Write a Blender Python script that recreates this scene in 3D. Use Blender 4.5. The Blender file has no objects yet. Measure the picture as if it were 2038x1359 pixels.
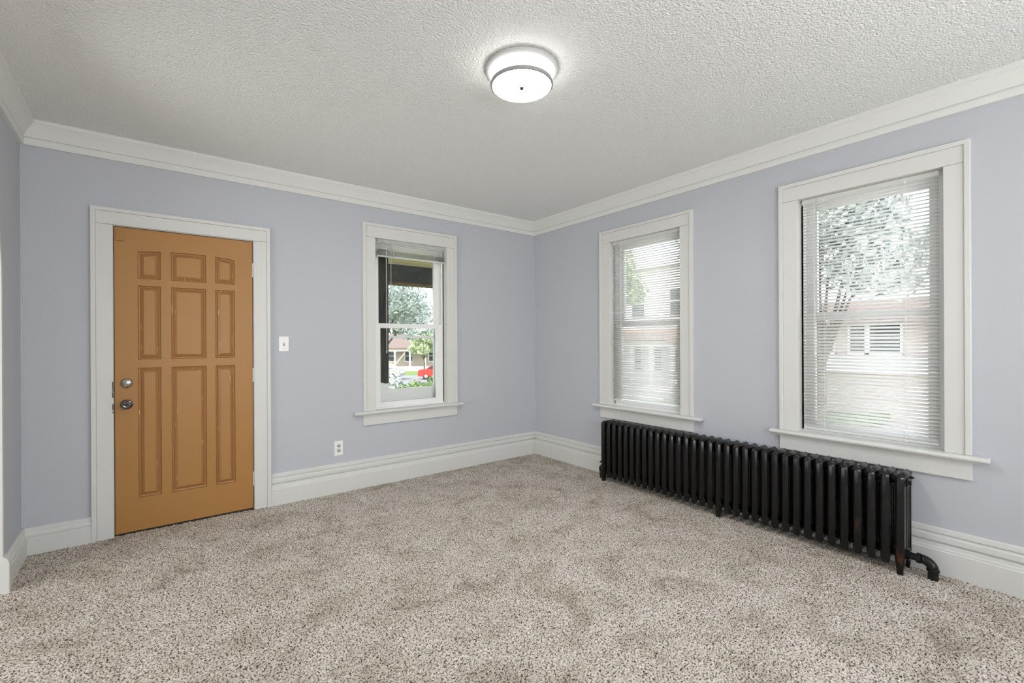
import bpy, bmesh, math, random
import numpy as np
from mathutils import Vector, Matrix

random.seed(7)
rng = np.random.default_rng(7)
sc = bpy.context.scene
col = sc.collection
PI = math.pi
R = math.radians

# ------------------------------------------------------------------ camera
# room frame: the far corner is the origin, wall_back lies on y = 0, wall_right on x = 0
cam_d = bpy.data.cameras.new('camera')
cam = bpy.data.objects.new('camera', cam_d); col.objects.link(cam)
A_ = R(52.61); ROLL = 0.0050
F_ = Vector((math.cos(A_), math.sin(A_), 0)); R_ = Vector((math.sin(A_), -math.cos(A_), 0)); U_ = Vector((0, 0, 1))
CR = math.cos(ROLL)*R_ - math.sin(ROLL)*U_
CU = math.sin(ROLL)*R_ + math.cos(ROLL)*U_
M = Matrix((CR, CU, -F_)).transposed().to_4x4()
M.translation = Vector((-3.4207, -4.0362, 1.30))
cam.matrix_world = M
cam_d.sensor_width = 36.0
cam_d.lens = 36.0*899.0/2038.0
cam_d.clip_start = 0.02; cam_d.clip_end = 300
sc.camera = cam

# ------------------------------------------------------------------ world, sun, fill, exposure
w = bpy.data.worlds.new('sky'); sc.world = w; w.use_nodes = True
nt = w.node_tree; nt.nodes.clear()
out = nt.nodes.new('ShaderNodeOutputWorld'); bg = nt.nodes.new('ShaderNodeBackground')
sky = nt.nodes.new('ShaderNodeTexSky')
sky.sky_type = 'NISHITA'; sky.sun_disc = False; sky.sun_elevation = R(48); sky.sun_rotation = R(258)
sky.air_density = 1.0; sky.dust_density = 3.0; sky.ozone_density = 1.0
mx = nt.nodes.new('ShaderNodeMix'); mx.data_type = 'RGBA'; mx.inputs[0].default_value = 0.55
mx.inputs[7].default_value = (5.2, 5.6, 6.0, 1)          # thin bright cloud over the blue
nt.links.new(sky.outputs[0], mx.inputs[6]); nt.links.new(mx.outputs[2], bg.inputs[0])
bg.inputs[1].default_value = 0.78
nt.links.new(bg.outputs[0], out.inputs[0])

def light(name, kind, loc, rot, energy, color=(1, 1, 1), size=None, size_y=None, angle=None):
    d = bpy.data.lights.new(name, kind); d.energy = energy; d.color = color
    if kind == 'AREA':
        d.shape = 'RECTANGLE'; d.size = size; d.size_y = size_y
    if angle is not None: d.angle = angle
    o = bpy.data.objects.new(name, d); o.location = loc; o.rotation_euler = rot; col.objects.link(o)
    return o
light('sun', 'SUN', (-8, -8, 12), (R(48), 0, R(-78)), 4.8, (1.0, 0.96, 0.9), angle=R(1.5))
# added fill lamps, out of view: two at the rear, one in the next room
light('back_fill_light', 'AREA', (-2.9, -5.93, 1.2), (R(152), 0, 0), 88, (1.0, 0.99, 0.975), 1.6, 1.0)
light('rear_fill_light', 'AREA', (-0.95, -5.93, 1.5), (R(98), 0, R(33)), 28, (1.0, 0.99, 0.975), 1.0, 1.4)
light('side_room_fill_light', 'AREA', (-6.4, -1.9, 1.5), (R(108), 0, R(-90)), 92, (1.0, 0.99, 0.975), 2.4, 1.9)

sc.view_settings.view_transform = 'Standard'
sc.view_settings.look = 'None'
sc.view_settings.exposure = -0.13
sc.view_settings.gamma = 1.0
sc.view_settings.use_curve_mapping = False

# ------------------------------------------------------------------ materials
def new_mat(name):
    m = bpy.data.materials.new(name); m.use_nodes = True
    return m, m.node_tree, m.node_tree.nodes['Principled BSDF']

def pbr(name, color, rough=0.5, metal=0.0, bump=0.0, scale=60.0, var=0.0, var_scale=4.0, spec=0.5, detail=3.0, coat=0.0):
    m, t, b = new_mat(name)
    b.inputs['Base Color'].default_value = (*color, 1)
    b.inputs['Roughness'].default_value = rough; b.inputs['Metallic'].default_value = metal
    b.inputs['Specular IOR Level'].default_value = spec
    if coat: b.inputs['Coat Weight'].default_value = coat
    tc = t.nodes.new('ShaderNodeTexCoord')
    if var:
        n = t.nodes.new('ShaderNodeTexNoise'); n.inputs['Scale'].default_value = var_scale; n.inputs['Detail'].default_value = 5
        r = t.nodes.new('ShaderNodeMapRange'); r.inputs[3].default_value = 1-var; r.inputs[4].default_value = 1+var
        v = t.nodes.new('ShaderNodeVectorMath'); v.operation = 'SCALE'; v.inputs[0].default_value = color
        t.links.new(tc.outputs['Object'], n.inputs['Vector']); t.links.new(n.outputs[0], r.inputs[0])
        t.links.new(r.outputs[0], v.inputs['Scale']); t.links.new(v.outputs[0], b.inputs['Base Color'])
    if bump:
        n = t.nodes.new('ShaderNodeTexNoise'); n.inputs['Scale'].default_value = scale; n.inputs['Detail'].default_value = detail
        p = t.nodes.new('ShaderNodeBump'); p.inputs['Strength'].default_value = bump; p.inputs['Distance'].default_value = 0.002
        t.links.new(tc.outputs['Object'], n.inputs['Vector']); t.links.new(n.outputs[0], p.inputs['Height'])
        t.links.new(p.outputs[0], b.inputs['Normal'])
    return m

def ramp_mat(name, stops, scale, detail=4, rough=0.8, stretch=(1, 1, 1), bump=0.0, bdist=0.003, spec=0.3):
    m, t, b = new_mat(name)
    tc = t.nodes.new('ShaderNodeTexCoord'); mp = t.nodes.new('ShaderNodeMapping'); mp.inputs['Scale'].default_value = stretch
    n = t.nodes.new('ShaderNodeTexNoise'); n.inputs['Scale'].default_value = scale; n.inputs['Detail'].default_value = detail
    r = t.nodes.new('ShaderNodeValToRGB'); e = r.color_ramp.elements
    while len(e) < len(stops): e.new(0.5)
    for i, (p, c) in enumerate(stops):
        e[i].position = p; e[i].color = (*c, 1)
    t.links.new(tc.outputs['Object'], mp.inputs[0]); t.links.new(mp.outputs[0], n.inputs['Vector'])
    t.links.new(n.outputs[0], r.inputs[0]); t.links.new(r.outputs[0], b.inputs['Base Color'])
    b.inputs['Roughness'].default_value = rough; b.inputs['Specular IOR Level'].default_value = spec
    if bump:
        p = t.nodes.new('ShaderNodeBump'); p.inputs['Strength'].default_value = bump; p.inputs['Distance'].default_value = bdist
        t.links.new(n.outputs[0], p.inputs['Height']); t.links.new(p.outputs[0], b.inputs['Normal'])
    return m

M_WALL = pbr('pale_blue_grey_wall_paint', (0.53, 0.545, 0.585), 0.6, bump=0.30, scale=130, var=0.02, var_scale=1.5, spec=0.3)
M_TRIM = pbr('white_trim_paint', (0.70, 0.70, 0.672), 0.42, bump=0.06, scale=25, var=0.012, var_scale=6, spec=0.4)
M_CROWN = pbr('white_crown_paint', (0.76, 0.765, 0.735), 0.6, bump=0.4, scale=110, spec=0.2)
M_VINYL = pbr('white_vinyl', (0.90, 0.90, 0.885), 0.3, spec=0.5)
M_PLATE = pbr('white_plastic_plate', (0.88, 0.88, 0.85), 0.3)
M_DARKSLOT = pbr('dark_slot', (0.03, 0.03, 0.03), 0.6)
M_CHROME = pbr('polished_chrome', (0.42, 0.40, 0.36), 0.14, 1.0)
M_DARKCHROME = pbr('dark_polished_metal', (0.16, 0.155, 0.15), 0.14, 1.0)
M_NICKEL = pbr('brushed_nickel', (0.62, 0.61, 0.59), 0.35, 1.0)
M_HINGE = pbr('painted_hinge', (0.70, 0.69, 0.64), 0.45, 0.2)
M_CORD = pbr('white_cord', (0.85, 0.85, 0.83), 0.8)
M_GREYCORD = pbr('clear_wand_plastic', (0.50, 0.51, 0.50), 0.2)
M_CAULK = pbr('pale_caulk', (0.62, 0.65, 0.72), 0.7)
M_GAP = pbr('door_gap_weatherstrip', (0.035, 0.028, 0.02), 0.9)

# ceiling: popcorn texture relief
def ceiling_mat():
    m, t, b = new_mat('textured_ceiling_paint')
    b.inputs['Base Color'].default_value = (0.89, 0.895, 0.87, 1); b.inputs['Roughness'].default_value = 0.85
    b.inputs['Specular IOR Level'].default_value = 0.15
    tc = t.nodes.new('ShaderNodeTexCoord')
    n = t.nodes.new('ShaderNodeTexNoise'); n.inputs['Scale'].default_value = 95; n.inputs['Detail'].default_value = 4; n.inputs['Roughness'].default_value = 0.7
    v = t.nodes.new('ShaderNodeTexVoronoi'); v.inputs['Scale'].default_value = 120; v.feature = 'SMOOTH_F1'
    a = t.nodes.new('ShaderNodeMath'); a.operation = 'SUBTRACT'
    p = t.nodes.new('ShaderNodeBump'); p.inputs['Strength'].default_value = 0.9; p.inputs['Distance'].default_value = 0.007
    for q in (n, v): t.links.new(tc.outputs['Object'], q.inputs['Vector'])
    t.links.new(n.outputs[0], a.inputs[0]); t.links.new(v.outputs[0], a.inputs[1])
    t.links.new(a.outputs[0], p.inputs['Height']); t.links.new(p.outputs[0], b.inputs['Normal'])
    return m
M_CEIL = ceiling_mat()

def carpet_mat():
    m, t, b = new_mat('flecked_taupe_carpet')
    b.inputs['Roughness'].default_value = 1.0; b.inputs['Specular IOR Level'].default_value = 0.05
    tc = t.nodes.new('ShaderNodeTexCoord')
    n = t.nodes.new('ShaderNodeTexNoise'); n.inputs['Scale'].default_value = 135; n.inputs['Detail'].default_value = 2.0; n.inputs['Roughness'].default_value = 0.6
    r = t.nodes.new('ShaderNodeValToRGB'); e = r.color_ramp.elements
    e[0].position = 0.37; e[0].color = (0.055, 0.045, 0.038, 1)
    e[1].position = 0.66; e[1].color = (0.80, 0.74, 0.665, 1)
    q = e.new(0.44); q.color = (0.38, 0.335, 0.285, 1)
    q = e.new(0.51); q.color = (0.62, 0.565, 0.495, 1)
    # shading of the brushed pile, painted into the colour
    n2 = t.nodes.new('ShaderNodeTexNoise'); n2.inputs['Scale'].default_value = 4.2; n2.inputs['Detail'].default_value = 8; n2.inputs['Roughness'].default_value = 0.62; n2.inputs['Distortion'].default_value = 0.6
    r2 = t.nodes.new('ShaderNodeValToRGB'); e2 = r2.color_ramp.elements
    e2[0].position = 0.30; e2[0].color = (0.66, 0.62, 0.58, 1)
    e2[1].position = 0.60; e2[1].color = (1.06, 1.06, 1.07, 1)
    q = e2.new(0.45); q.color = (0.93, 0.915, 0.89, 1)
    mu = t.nodes.new('ShaderNodeMix'); mu.data_type = 'RGBA'; mu.blend_type = 'MULTIPLY'; mu.inputs[0].default_value = 1
    for z in (n, n2): t.links.new(tc.outputs['Object'], z.inputs['Vector'])
    t.links.new(n.outputs[0], r.inputs[0]); t.links.new(n2.outputs[0], r2.inputs[0])
    t.links.new(r.outputs[0], mu.inputs[6]); t.links.new(r2.outputs[0], mu.inputs[7])
    t.links.new(mu.outputs[2], b.inputs['Base Color'])
    return m
M_CARPET = carpet_mat()

def door_mats():
    face = pbr('caramel_door_paint', (0.42, 0.205, 0.058), 0.42, bump=0.05, scale=30, var=0.03, var_scale=3, spec=0.4)
    m, t, b = new_mat('caramel_door_paint_chipped')
    tc = t.nodes.new('ShaderNodeTexCoord'); mp = t.nodes.new('ShaderNodeMapping'); mp.inputs['Scale'].default_value = (60, 60, 5)
    n = t.nodes.new('ShaderNodeTexNoise'); n.inputs['Scale'].default_value = 1.6; n.inputs['Detail'].default_value = 4
    r = t.nodes.new('ShaderNodeValToRGB'); r.color_ramp.interpolation = 'CONSTANT'; e = r.color_ramp.elements
    e[0].position = 0; e[0].color = (0.38, 0.18, 0.058, 1); e[1].position = 0.68; e[1].color = (0.78, 0.58, 0.32, 1)
    t.links.new(tc.outputs['Object'], mp.inputs[0]); t.links.new(mp.outputs[0], n.inputs['Vector'])
    t.links.new(n.outputs[0], r.inputs[0]); t.links.new(r.outputs[0], b.inputs['Base Color'])
    b.inputs['Roughness'].default_value = 0.4
    return face, m
M_DOOR, M_DOORCHIP = door_mats()

def radiator_mat():
    m, t, b = new_mat('black_enamel_with_rust')
    tc = t.nodes.new('ShaderNodeTexCoord'); mp = t.nodes.new('ShaderNodeMapping'); mp.inputs['Scale'].default_value = (9, 9, 2.2)
    gp = t.nodes.new('ShaderNodeNewGeometry')
    n = t.nodes.new('ShaderNodeTexNoise'); n.inputs['Scale'].default_value = 2.2; n.inputs['Detail'].default_value = 6
    r = t.nodes.new('ShaderNodeValToRGB'); e = r.color_ramp.elements
    e[0].position = 0.66; e[0].color = (0.009, 0.0085, 0.008, 1); e[1].position = 0.76; e[1].color = (0.10, 0.03, 0.014, 1)
    n2 = t.nodes.new('ShaderNodeTexNoise'); n2.inputs['Scale'].default_value = 55; n2.inputs['Detail'].default_value = 3
    p = t.nodes.new('ShaderNodeBump'); p.inputs['Strength'].default_value = 0.18; p.inputs['Distance'].default_value = 0.002
    t.links.new(gp.outputs['Position'], mp.inputs[0]); t.links.new(mp.outputs[0], n.inputs['Vector'])
    t.links.new(n.outputs[0], r.inputs[0]); t.links.new(r.outputs[0], b.inputs['Base Color'])
    t.links.new(gp.outputs['Position'], n2.inputs['Vector']); t.links.new(n2.outputs[0], p.inputs['Height']); t.links.new(p.outputs[0], b.inputs['Normal'])
    b.inputs['Roughness'].default_value = 0.20; b.inputs['Specular IOR Level'].default_value = 0.34
    return m
M_RAD = radiator_mat()

def slat_mat():
    m, t, b = new_mat('white_blind_slat')
    b.inputs['Base Color'].default_value = (0.92, 0.92, 0.905, 1); b.inputs['Roughness'].default_value = 0.45
    tr = t.nodes.new('ShaderNodeBsdfTranslucent'); tr.inputs[0].default_value = (0.96, 0.96, 0.945, 1)
    mix = t.nodes.new('ShaderNodeMixShader'); mix.inputs[0].default_value = 0.55
    o = t.nodes['Material Output']
    t.links.new(b.outputs[0], mix.inputs[1]); t.links.new(tr.outputs[0], mix.inputs[2]); t.links.new(mix.outputs[0], o.inputs[0])
    return m
M_SLAT = slat_mat()

def glass_mat():
    m = bpy.data.materials.new('window_glass'); m.use_nodes = True; t = m.node_tree; t.nodes.clear()
    o = t.nodes.new('ShaderNodeOutputMaterial'); tr = t.nodes.new('ShaderNodeBsdfTransparent'); g = t.nodes.new('ShaderNodeBsdfGlossy')
    tr.inputs[0].default_value = (0.985, 0.99, 0.985, 1); g.inputs['Roughness'].default_value = 0.02
    lw = t.nodes.new('ShaderNodeFresnel'); lw.inputs[0].default_value = 1.25
    mix = t.nodes.new('ShaderNodeMixShader')
    t.links.new(lw.outputs[0], mix.inputs[0]); t.links.new(tr.outputs[0], mix.inputs[1]); t.links.new(g.outputs[0], mix.inputs[2]); t.links.new(mix.outputs[0], o.inputs[0])
    return m
M_GLASS = glass_mat()

def emit_mat(name, color, strength):
    m = bpy.data.materials.new(name); m.use_nodes = True; t = m.node_tree; t.nodes.clear()
    o = t.nodes.new('ShaderNodeOutputMaterial'); e = t.nodes.new('ShaderNodeEmission')
    e.inputs[0].default_value = (*color, 1); e.inputs[1].default_value = strength
    t.links.new(e.outputs[0], o.inputs[0]); return m
M_LAMP_SIDE = emit_mat('glowing_white_glass', (1.0, 0.985, 0.965), 7.5)
M_LAMP_BASE = emit_mat('glowing_white_glass_bottom', (1.0, 0.985, 0.965), 84.0)

# ------------------------------------------------------------------ mesh helpers
class MB:
    def __init__(s): s.v = []; s.f = []; s.m = []
    def add(s, vs, fs, mi=0):
        k = len(s.v); s.v += [tuple(x) for x in vs]
        s.f += [tuple(i+k for i in f) for f in fs]; s.m += [mi]*len(fs); return s
    def box(s, x0, x1, y0, y1, z0, z1, mi=0):
        x0, x1 = sorted((x0, x1)); y0, y1 = sorted((y0, y1)); z0, z1 = sorted((z0, z1))
        vs = [(x0,y0,z0),(x1,y0,z0),(x1,y1,z0),(x0,y1,z0),(x0,y0,z1),(x1,y0,z1),(x1,y1,z1),(x0,y1,z1)]
        return s.add(vs, [(0,3,2,1),(4,5,6,7),(0,1,5,4),(1,2,6,5),(2,3,7,6),(3,0,4,7)], mi)
    def rings(s, rings, closed_ends=True, mi=0, close=True):
        n = len(rings[0]); vs = [p for r in rings for p in r]; fs = []
        for i in range(len(rings)-1):
            for j in range(n if close else n-1):
                a = i*n+j; b = i*n+(j+1) % n
                fs.append((a, b, b+n, a+n))
        if closed_ends:
            fs.append(tuple(range(n))[::-1]); fs.append(tuple((len(rings)-1)*n+j for j in range(n)))
        return s.add(vs, fs, mi)
    def tube(s, pts, r, n=10, mi=0):
        pts = [Vector(p) for p in pts]; rr = r if isinstance(r, (list, tuple)) else [r]*len(pts)
        rings = []; up = Vector((0, 0, 1))
        for i, p in enumerate(pts):
            d = (pts[min(i+1, len(pts)-1)]-pts[max(i-1, 0)]).normalized()
            a = d.cross(up)
            if a.length < 0.1: a = d.cross(Vector((1, 0, 0)))
            a.normalize(); b = d.cross(a)
            rings.append([p+a*math.cos(2*PI*j/n)*rr[i]+b*math.sin(2*PI*j/n)*rr[i] for j in range(n)])
        return s.rings(rings, mi=mi)
    def lathe(s, c, axis, prof, n=32, mi=0):
        c = Vector(c); ax = Vector(axis).normalized()
        a = ax.cross(Vector((0, 0, 1)))
        if a.length < 0.1: a = ax.cross(Vector((1, 0, 0)))
        a.normalize(); b = ax.cross(a)
        return s.rings([[c+ax*h+(a*math.cos(2*PI*j/n)+b*math.sin(2*PI*j/n))*max(r, 1e-4) for j in range(n)] for r, h in prof], mi=mi)
    def build(s, name, mat, parent=None, loc=None, rotz=None, smooth=False, bevel=0.0, fix=True):
        me = bpy.data.meshes.new(name); me.from_pydata([tuple(p) for p in s.v], [], s.f); me.update()
        for q in (mat if isinstance(mat, (list, tuple)) else [mat]): me.materials.append(q)
        if any(s.m): me.polygons.foreach_set('material_index', s.m)
        if fix:
            bm = bmesh.new(); bm.from_mesh(me); bmesh.ops.recalc_face_normals(bm, faces=bm.faces); bm.to_mesh(me); bm.free()
        if smooth:
            me.shade_smooth()
            if smooth != 'all':
                me.set_sharp_from_angle(angle=R(38))
        o = bpy.data.objects.new(name, me); col.objects.link(o)
        if parent is not None: o.parent = parent
        if loc is not None: o.location = loc
        if rotz is not None: o.rotation_euler = (0, 0, rotz)
        if bevel:
            md = o.modifiers.new('bevel', 'BEVEL'); md.width = bevel; md.segments = 2; md.limit_method = 'ANGLE'; md.angle_limit = R(40)
        return o

def tag(o, label=None, cat=None, group=None, kind=None):
    if label: o['label'] = label
    if cat: o['category'] = cat
    if group: o['group'] = group
    if kind: o['kind'] = kind
    return o
def empty(name, loc=(0, 0, 0), rotz=0.0, parent=None):
    o = bpy.data.objects.new(name, None); o.empty_display_size = 0.1
    o.location = loc; o.rotation_euler = (0, 0, rotz); col.objects.link(o)
    if parent is not None: o.parent = parent
    return o
def dup(o, parent=None):
    c = o.copy(); col.objects.link(c)
    if parent is not None: c.parent = parent
    for ch in list(o.children): dup(ch, c)
    return c

# profile (offset from wall, height) run along local x from u0 to u1; k0/k1 mitre the ends
def run(prof, u0, u1, k0=0, k1=0):
    b = MB()
    b.rings([[(u0+o*k0, -o, z) for o, z in prof], [(u1-o*k1, -o, z) for o, z in prof]])
    return b

H = 2.675; BACK = -6.0; XL = -4.134; TH = R(2.0)
ROT_R = -PI/2           # wall_right frame: local x = -Y, local y = +X (outward)
ROT_L = PI/2+TH         # wall_left frame: local x runs towards the back corner

# ------------------------------------------------------------------ walls
def wall(name, u0, u1, z1, holes, loc, rotz, thick=0.16, mat=M_WALL, extra=None):
    us = sorted({u0, u1, *[h[0] for h in holes], *[h[1] for h in holes]})
    zs = sorted({0.0, z1, *[h[2] for h in holes], *[h[3] for h in holes]})
    inh = lambda a, b: any(h[0] < a < h[1] and h[2] < b < h[3] for h in holes)
    b = MB()
    solid = {(i, j) for i in range(len(us)-1) for j in range(len(zs)-1) if not inh((us[i]+us[i+1])/2, (zs[j]+zs[j+1])/2)}
    for (i, j) in solid:
        a0, a1, c0, c1 = us[i], us[i+1], zs[j], zs[j+1]
        b.add([(a0, 0, c0), (a1, 0, c0), (a1, 0, c1), (a0, 0, c1)], [(0, 1, 2, 3)])
        b.add([(a0, thick, c0), (a1, thick, c0), (a1, thick, c1), (a0, thick, c1)], [(3, 2, 1, 0)])
        if (i-1, j) not in solid: b.add([(a0, 0, c0), (a0, 0, c1), (a0, thick, c1), (a0, thick, c0)], [(0, 1, 2, 3)])
        if (i+1, j) not in solid: b.add([(a1, 0, c0), (a1, thick, c0), (a1, thick, c1), (a1, 0, c1)], [(0, 1, 2, 3)])
        if (i, j-1) not in solid: b.add([(a0, 0, c0), (a0, thick, c0), (a1, thick, c0), (a1, 0, c0)], [(0, 1, 2, 3)])
        if (i, j+1) not in solid: b.add([(a0, 0, c1), (a1, 0, c1), (a1, thick, c1), (a0, thick, c1)], [(0, 1, 2, 3)])
    if extra: extra(b, thick)
    o = b.build(name, mat, None, loc, rotz, fix=False)
    return tag(o, kind='structure')

# window openings: (u_left, u_right) inner casing edges
W1 = (-1.911, -1.174); W2 = (1.142, 1.893); W3 = (2.778, 3.503)
WZ0, WZ1 = 0.655, 2.252
DR = (-3.710, -2.880, 0.0, 2.096)
wall('wall_back', -4.30, 0.16, H+0.05, [(W1[0]-.02, W1[1]+.02, WZ0, WZ1+.02), DR], (0, 0, 0), 0.0)
wall('wall_right', -0.0, 6.0, H+0.05, [(W2[0]-.02, W2[1]+.02, WZ0, WZ1+.02), (W3[0]-.02, W3[1]+.02, WZ0, WZ1+.02)], (0, 0, 0), ROT_R)

# left wall with a round-headed opening into the next room
AU0, AU1 = -2.16, -0.56; ASP = 1.60; AR = (AU1-AU0)/2; AC = (AU0+AU1)/2
def arch_fill(b, thick):
    n = 24; pts = [(AC+AR*math.cos(PI*i/n), ASP+AR*math.sin(PI*i/n)) for i in range(n+1)]
    top = ASP+AR
    for i in range(n):
        (a, c), (d, e) = pts[i], pts[i+1]
        b.add([(a, 0, c), (d, 0, e), (d, 0, top), (a, 0, top)], [(0, 1, 2, 3)])
        b.add([(a, thick, c), (d, thick, e), (d, thick, top), (a, thick, top)], [(3, 2, 1, 0)])
        b.add([(a, 0, c), (a, thick, c), (d, thick, e), (d, 0, e)], [(0, 1, 2, 3)])
wall('wall_left', -6.0, 0.0, H+0.05, [(AU0, AU1, 0.0, ASP+AR)], (XL, 0, 0), ROT_L, extra=arch_fill)
wall('wall_rear', -4.6, 0.16, H+0.05, [(-1.95, -0.65, 0.6, 2.2), (-3.75, -2.75, 0.8, 2.2)], (-4.0, BACK, 0), PI)
bpy.data.objects['wall_rear'].location = (-4.2, BACK, 0); bpy.data.objects['wall_rear'].rotation_euler = (0, 0, PI)
# next room beyond the opening
b = MB(); b.box(-6.75, -6.6, -4.2, 0.4, 0, H+.05); b.box(-6.6, -4.30, 0.25, 0.4, 0, H+.05); b.box(-6.6, -4.14, -4.2, -4.05, 0, H+.05)
tag(b.build('wall_side_room', M_WALL), kind='structure')

b = MB(); b.box(-6.75, 0.16, BACK-.16, 0.4, H, H+0.12)
tag(b.build('ceiling', M_CEIL), kind='structure')

# ------------------------------------------------------------------ carpeted floor: real pile relief, 8 mm tufts
def carpet():
    st = 0.0070
    nx = int(4.16/st); ny = int(6.0/st)
    xs = -4.16 + st*np.arange(nx+1); ys = -6.0 + st*np.arange(ny+1)
    X, Y = np.meshgrid(xs, ys)
    X = X + rng.uniform(-.34, .34, X.shape)*st; Y = Y + rng.uniform(-.34, .34, Y.shape)*st
    Z = rng.uniform(-0.0045, 0.0040, X.shape)
    Z += 0.0012*np.sin(X*7.3+1.2)*np.sin(Y*6.1)
    X[:, 0] = -4.16; X[:, -1] = 0.0; Y[0, :] = -6.0; Y[-1, :] = 0.0
    V = np.stack([X.ravel(), Y.ravel(), Z.ravel()], 1)
    nv = len(V); W = nx+1
    i = (np.arange(ny)[:, None]*W + np.arange(nx)[None, :]).ravel()
    Fq = np.stack([i, i+1, i+1+W, i+W], 1).ravel()
    me = bpy.data.meshes.new('floor'); nf = nx*ny
    me.vertices.add(nv); me.vertices.foreach_set('co', V.ravel())
    me.loops.add(nf*4); me.loops.foreach_set('vertex_index', Fq)
    me.polygons.add(nf); me.polygons.foreach_set('loop_start', np.arange(nf)*4); me.polygons.foreach_set('loop_total', np.full(nf, 4))
    me.update(); me.validate()
    me.shade_smooth()
    me.materials.append(M_CARPET)
    o = bpy.data.objects.new('floor', me); col.objects.link(o)
    tag(o, kind='structure')
carpet()
b = MB(); b.box(-6.75, 0.16, BACK-.16, 0.4, -0.16, -0.012)
tag(b.build('floor_slab', M_CARPET), kind='structure')

# ------------------------------------------------------------------ crown moulding, baseboards
CROWN = [(0, 2.527), (.018, 2.527), (.021, 2.531), (.021, 2.564), (.010, 2.567), (.010, 2.573), (.018, 2.576), (.025, 2.590), (.036, 2.612), (.050, 2.632), (.060, 2.642), (.060, 2.648), (.068, 2.654), (.070, 2.664), (.070, H+.002), (0, H+.002)]
def crown(name, u0, u1, k0, k1, loc, rz):
    tag(run(CROWN, u0, u1, k0, k1).build(name, M_CROWN, None, loc, rz, smooth=True), kind='structure')
crown('trim_1', XL, 0, 1, 1, (0, 0, 0), 0)
crown('trim_2', 0, 5.98, 1, 0, (0, 0, 0), ROT_R)
crown('trim_3', -5.98, 0, 0, 1, (XL, 0, 0), ROT_L)
BASE = [(0, .252), (.006, .252), (.013, .247), (.015, .223), (.007, .2195), (.007, .2155), (.018, .213), (.0215, .205), (.0215, .178), (.008, .174), (.008, .168), (.018, .165), (.019, .150), (.023, .140), (.023, .134), (.027, .128), (.027, -.004), (0, -.004)]
BASE_L = [(0, .165), (.010, .165), (.016, .158), (.017, .135), (.024, .125), (.024, .112), (.018, .108), (.018, .104), (.026, .100), (.026, -.004), (0, -.004)]
def base(name, prof, u0, u1, k0, k1, loc, rz):
    tag(run(prof, u0, u1, k0, k1).build(name, M_TRIM, None, loc, rz, smooth=False, bevel=0.0012), kind='structure')
base('baseboard_back', BASE, -2.765, 0, 0, 1, (0, 0, 0), 0)
base('baseboard_back_left', BASE_L, XL, -3.817, 1, 0, (0, 0, 0), 0)
base('baseboard_right', BASE, 0, 5.98, 1, 0, (0, 0, 0), ROT_R)
base('baseboard_left', BASE_L, AU1+.055, 0, 0, 1, (XL, 0, 0), ROT_L)
base('baseboard_left_rear', BASE_L, -5.9, AU0-.055, 0, 0, (XL, 0, 0), ROT_L)

# thin painted bead down the two room corners
for nm, x, y in (('trim_4', -0.004, -0.004), ('trim_5', XL+0.004, -0.004)):
    tag(MB().tube([(x, y, .17 if nm == 'trim_5' else .25), (x, y, 2.53)], 0.006, 8).build(nm, M_WALL, smooth=True), kind='structure')

# casing and plinths of the round-headed opening in the left wall
op = empty('trim_6', (XL, 0, 0), ROT_L); tag(op, kind='structure')
b = MB(); n = 24; ring = []
path = [(AU1, 0.19)] + [(AC+AR*math.cos(PI*i/n), ASP+AR*math.sin(PI*i/n)) for i in range(n+1)] + [(AU0, 0.19)]
rings = []
for i, (u, z) in enumerate(path):
    if i == 0 or i == len(path)-1: d = (1 if i == 0 else -1, 0)
    else: a = PI*(i-1)/n; d = (math.cos(a), math.sin(a))
    wd = 0.030
    rings.append([(u, 0.165, z), (u, -0.012, z), (u+d[0]*wd, -0.012, z+d[1]*wd), (u+d[0]*wd, 0.001, z+d[1]*wd), (u+d[0]*.001, .001, z+d[1]*.001), (u+d[0]*.001, .165, z+d[1]*.001)])
b.rings(rings); b.build('opening_edge', M_TRIM, op, smooth=True)
for u0, u1 in ((AU1-.004, AU1+.055), (AU0-.055, AU0+.004)):
    b = MB(); b.rings([[(u0, .17, z), (u0, -o, z), (u1, -o, z), (u1, .0, z)] for z, o in ((-.004, .036), (.155, .036), (.175, .03), (.192, .014))])
    b.build('plinth_block', M_TRIM, op, bevel=0.003)

# ------------------------------------------------------------------ casing builder
def casing_boards(root, u0, u1, z0, z1, out_l, out_r, out_t, th=0.020, bead=0.026, bth=0.029):
    # head board on top, side boards below it; proud outer back band
    b = MB(); b.box(out_l+bead, out_r-bead, -th, 0.002, z1, out_t-bead); b.build('head_casing', M_TRIM, root, bevel=.0025)
    for a, c in ((out_l+bead, u0), (u1, out_r-bead)):
        b = MB(); b.box(a, c, -th, 0.002, z0, z1-.0012); b.build('side_casing', M_TRIM, root, bevel=.0025)
    b = MB()
    b.rings([[(out_l, .002, z0), (out_l, -bth, z0), (out_l+bead, -bth, z0), (out_l+bead, .002, z0)],
             [(out_l, .002, out_t), (out_l, -bth, out_t), (out_l+bead, -bth, out_t-bead), (out_l+bead, .002, out_t-bead)],
             [(out_r, .002, out_t), (out_r, -bth, out_t), (out_r-bead, -bth, out_t-bead), (out_r-bead, .002, out_t-bead)],
             [(out_r, .002, z0), (out_r, -bth, z0), (out_r-bead, -bth, z0), (out_r-bead, .002, z0)]])
    b.build('back_band', M_TRIM, root, bevel=.0035)

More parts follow.
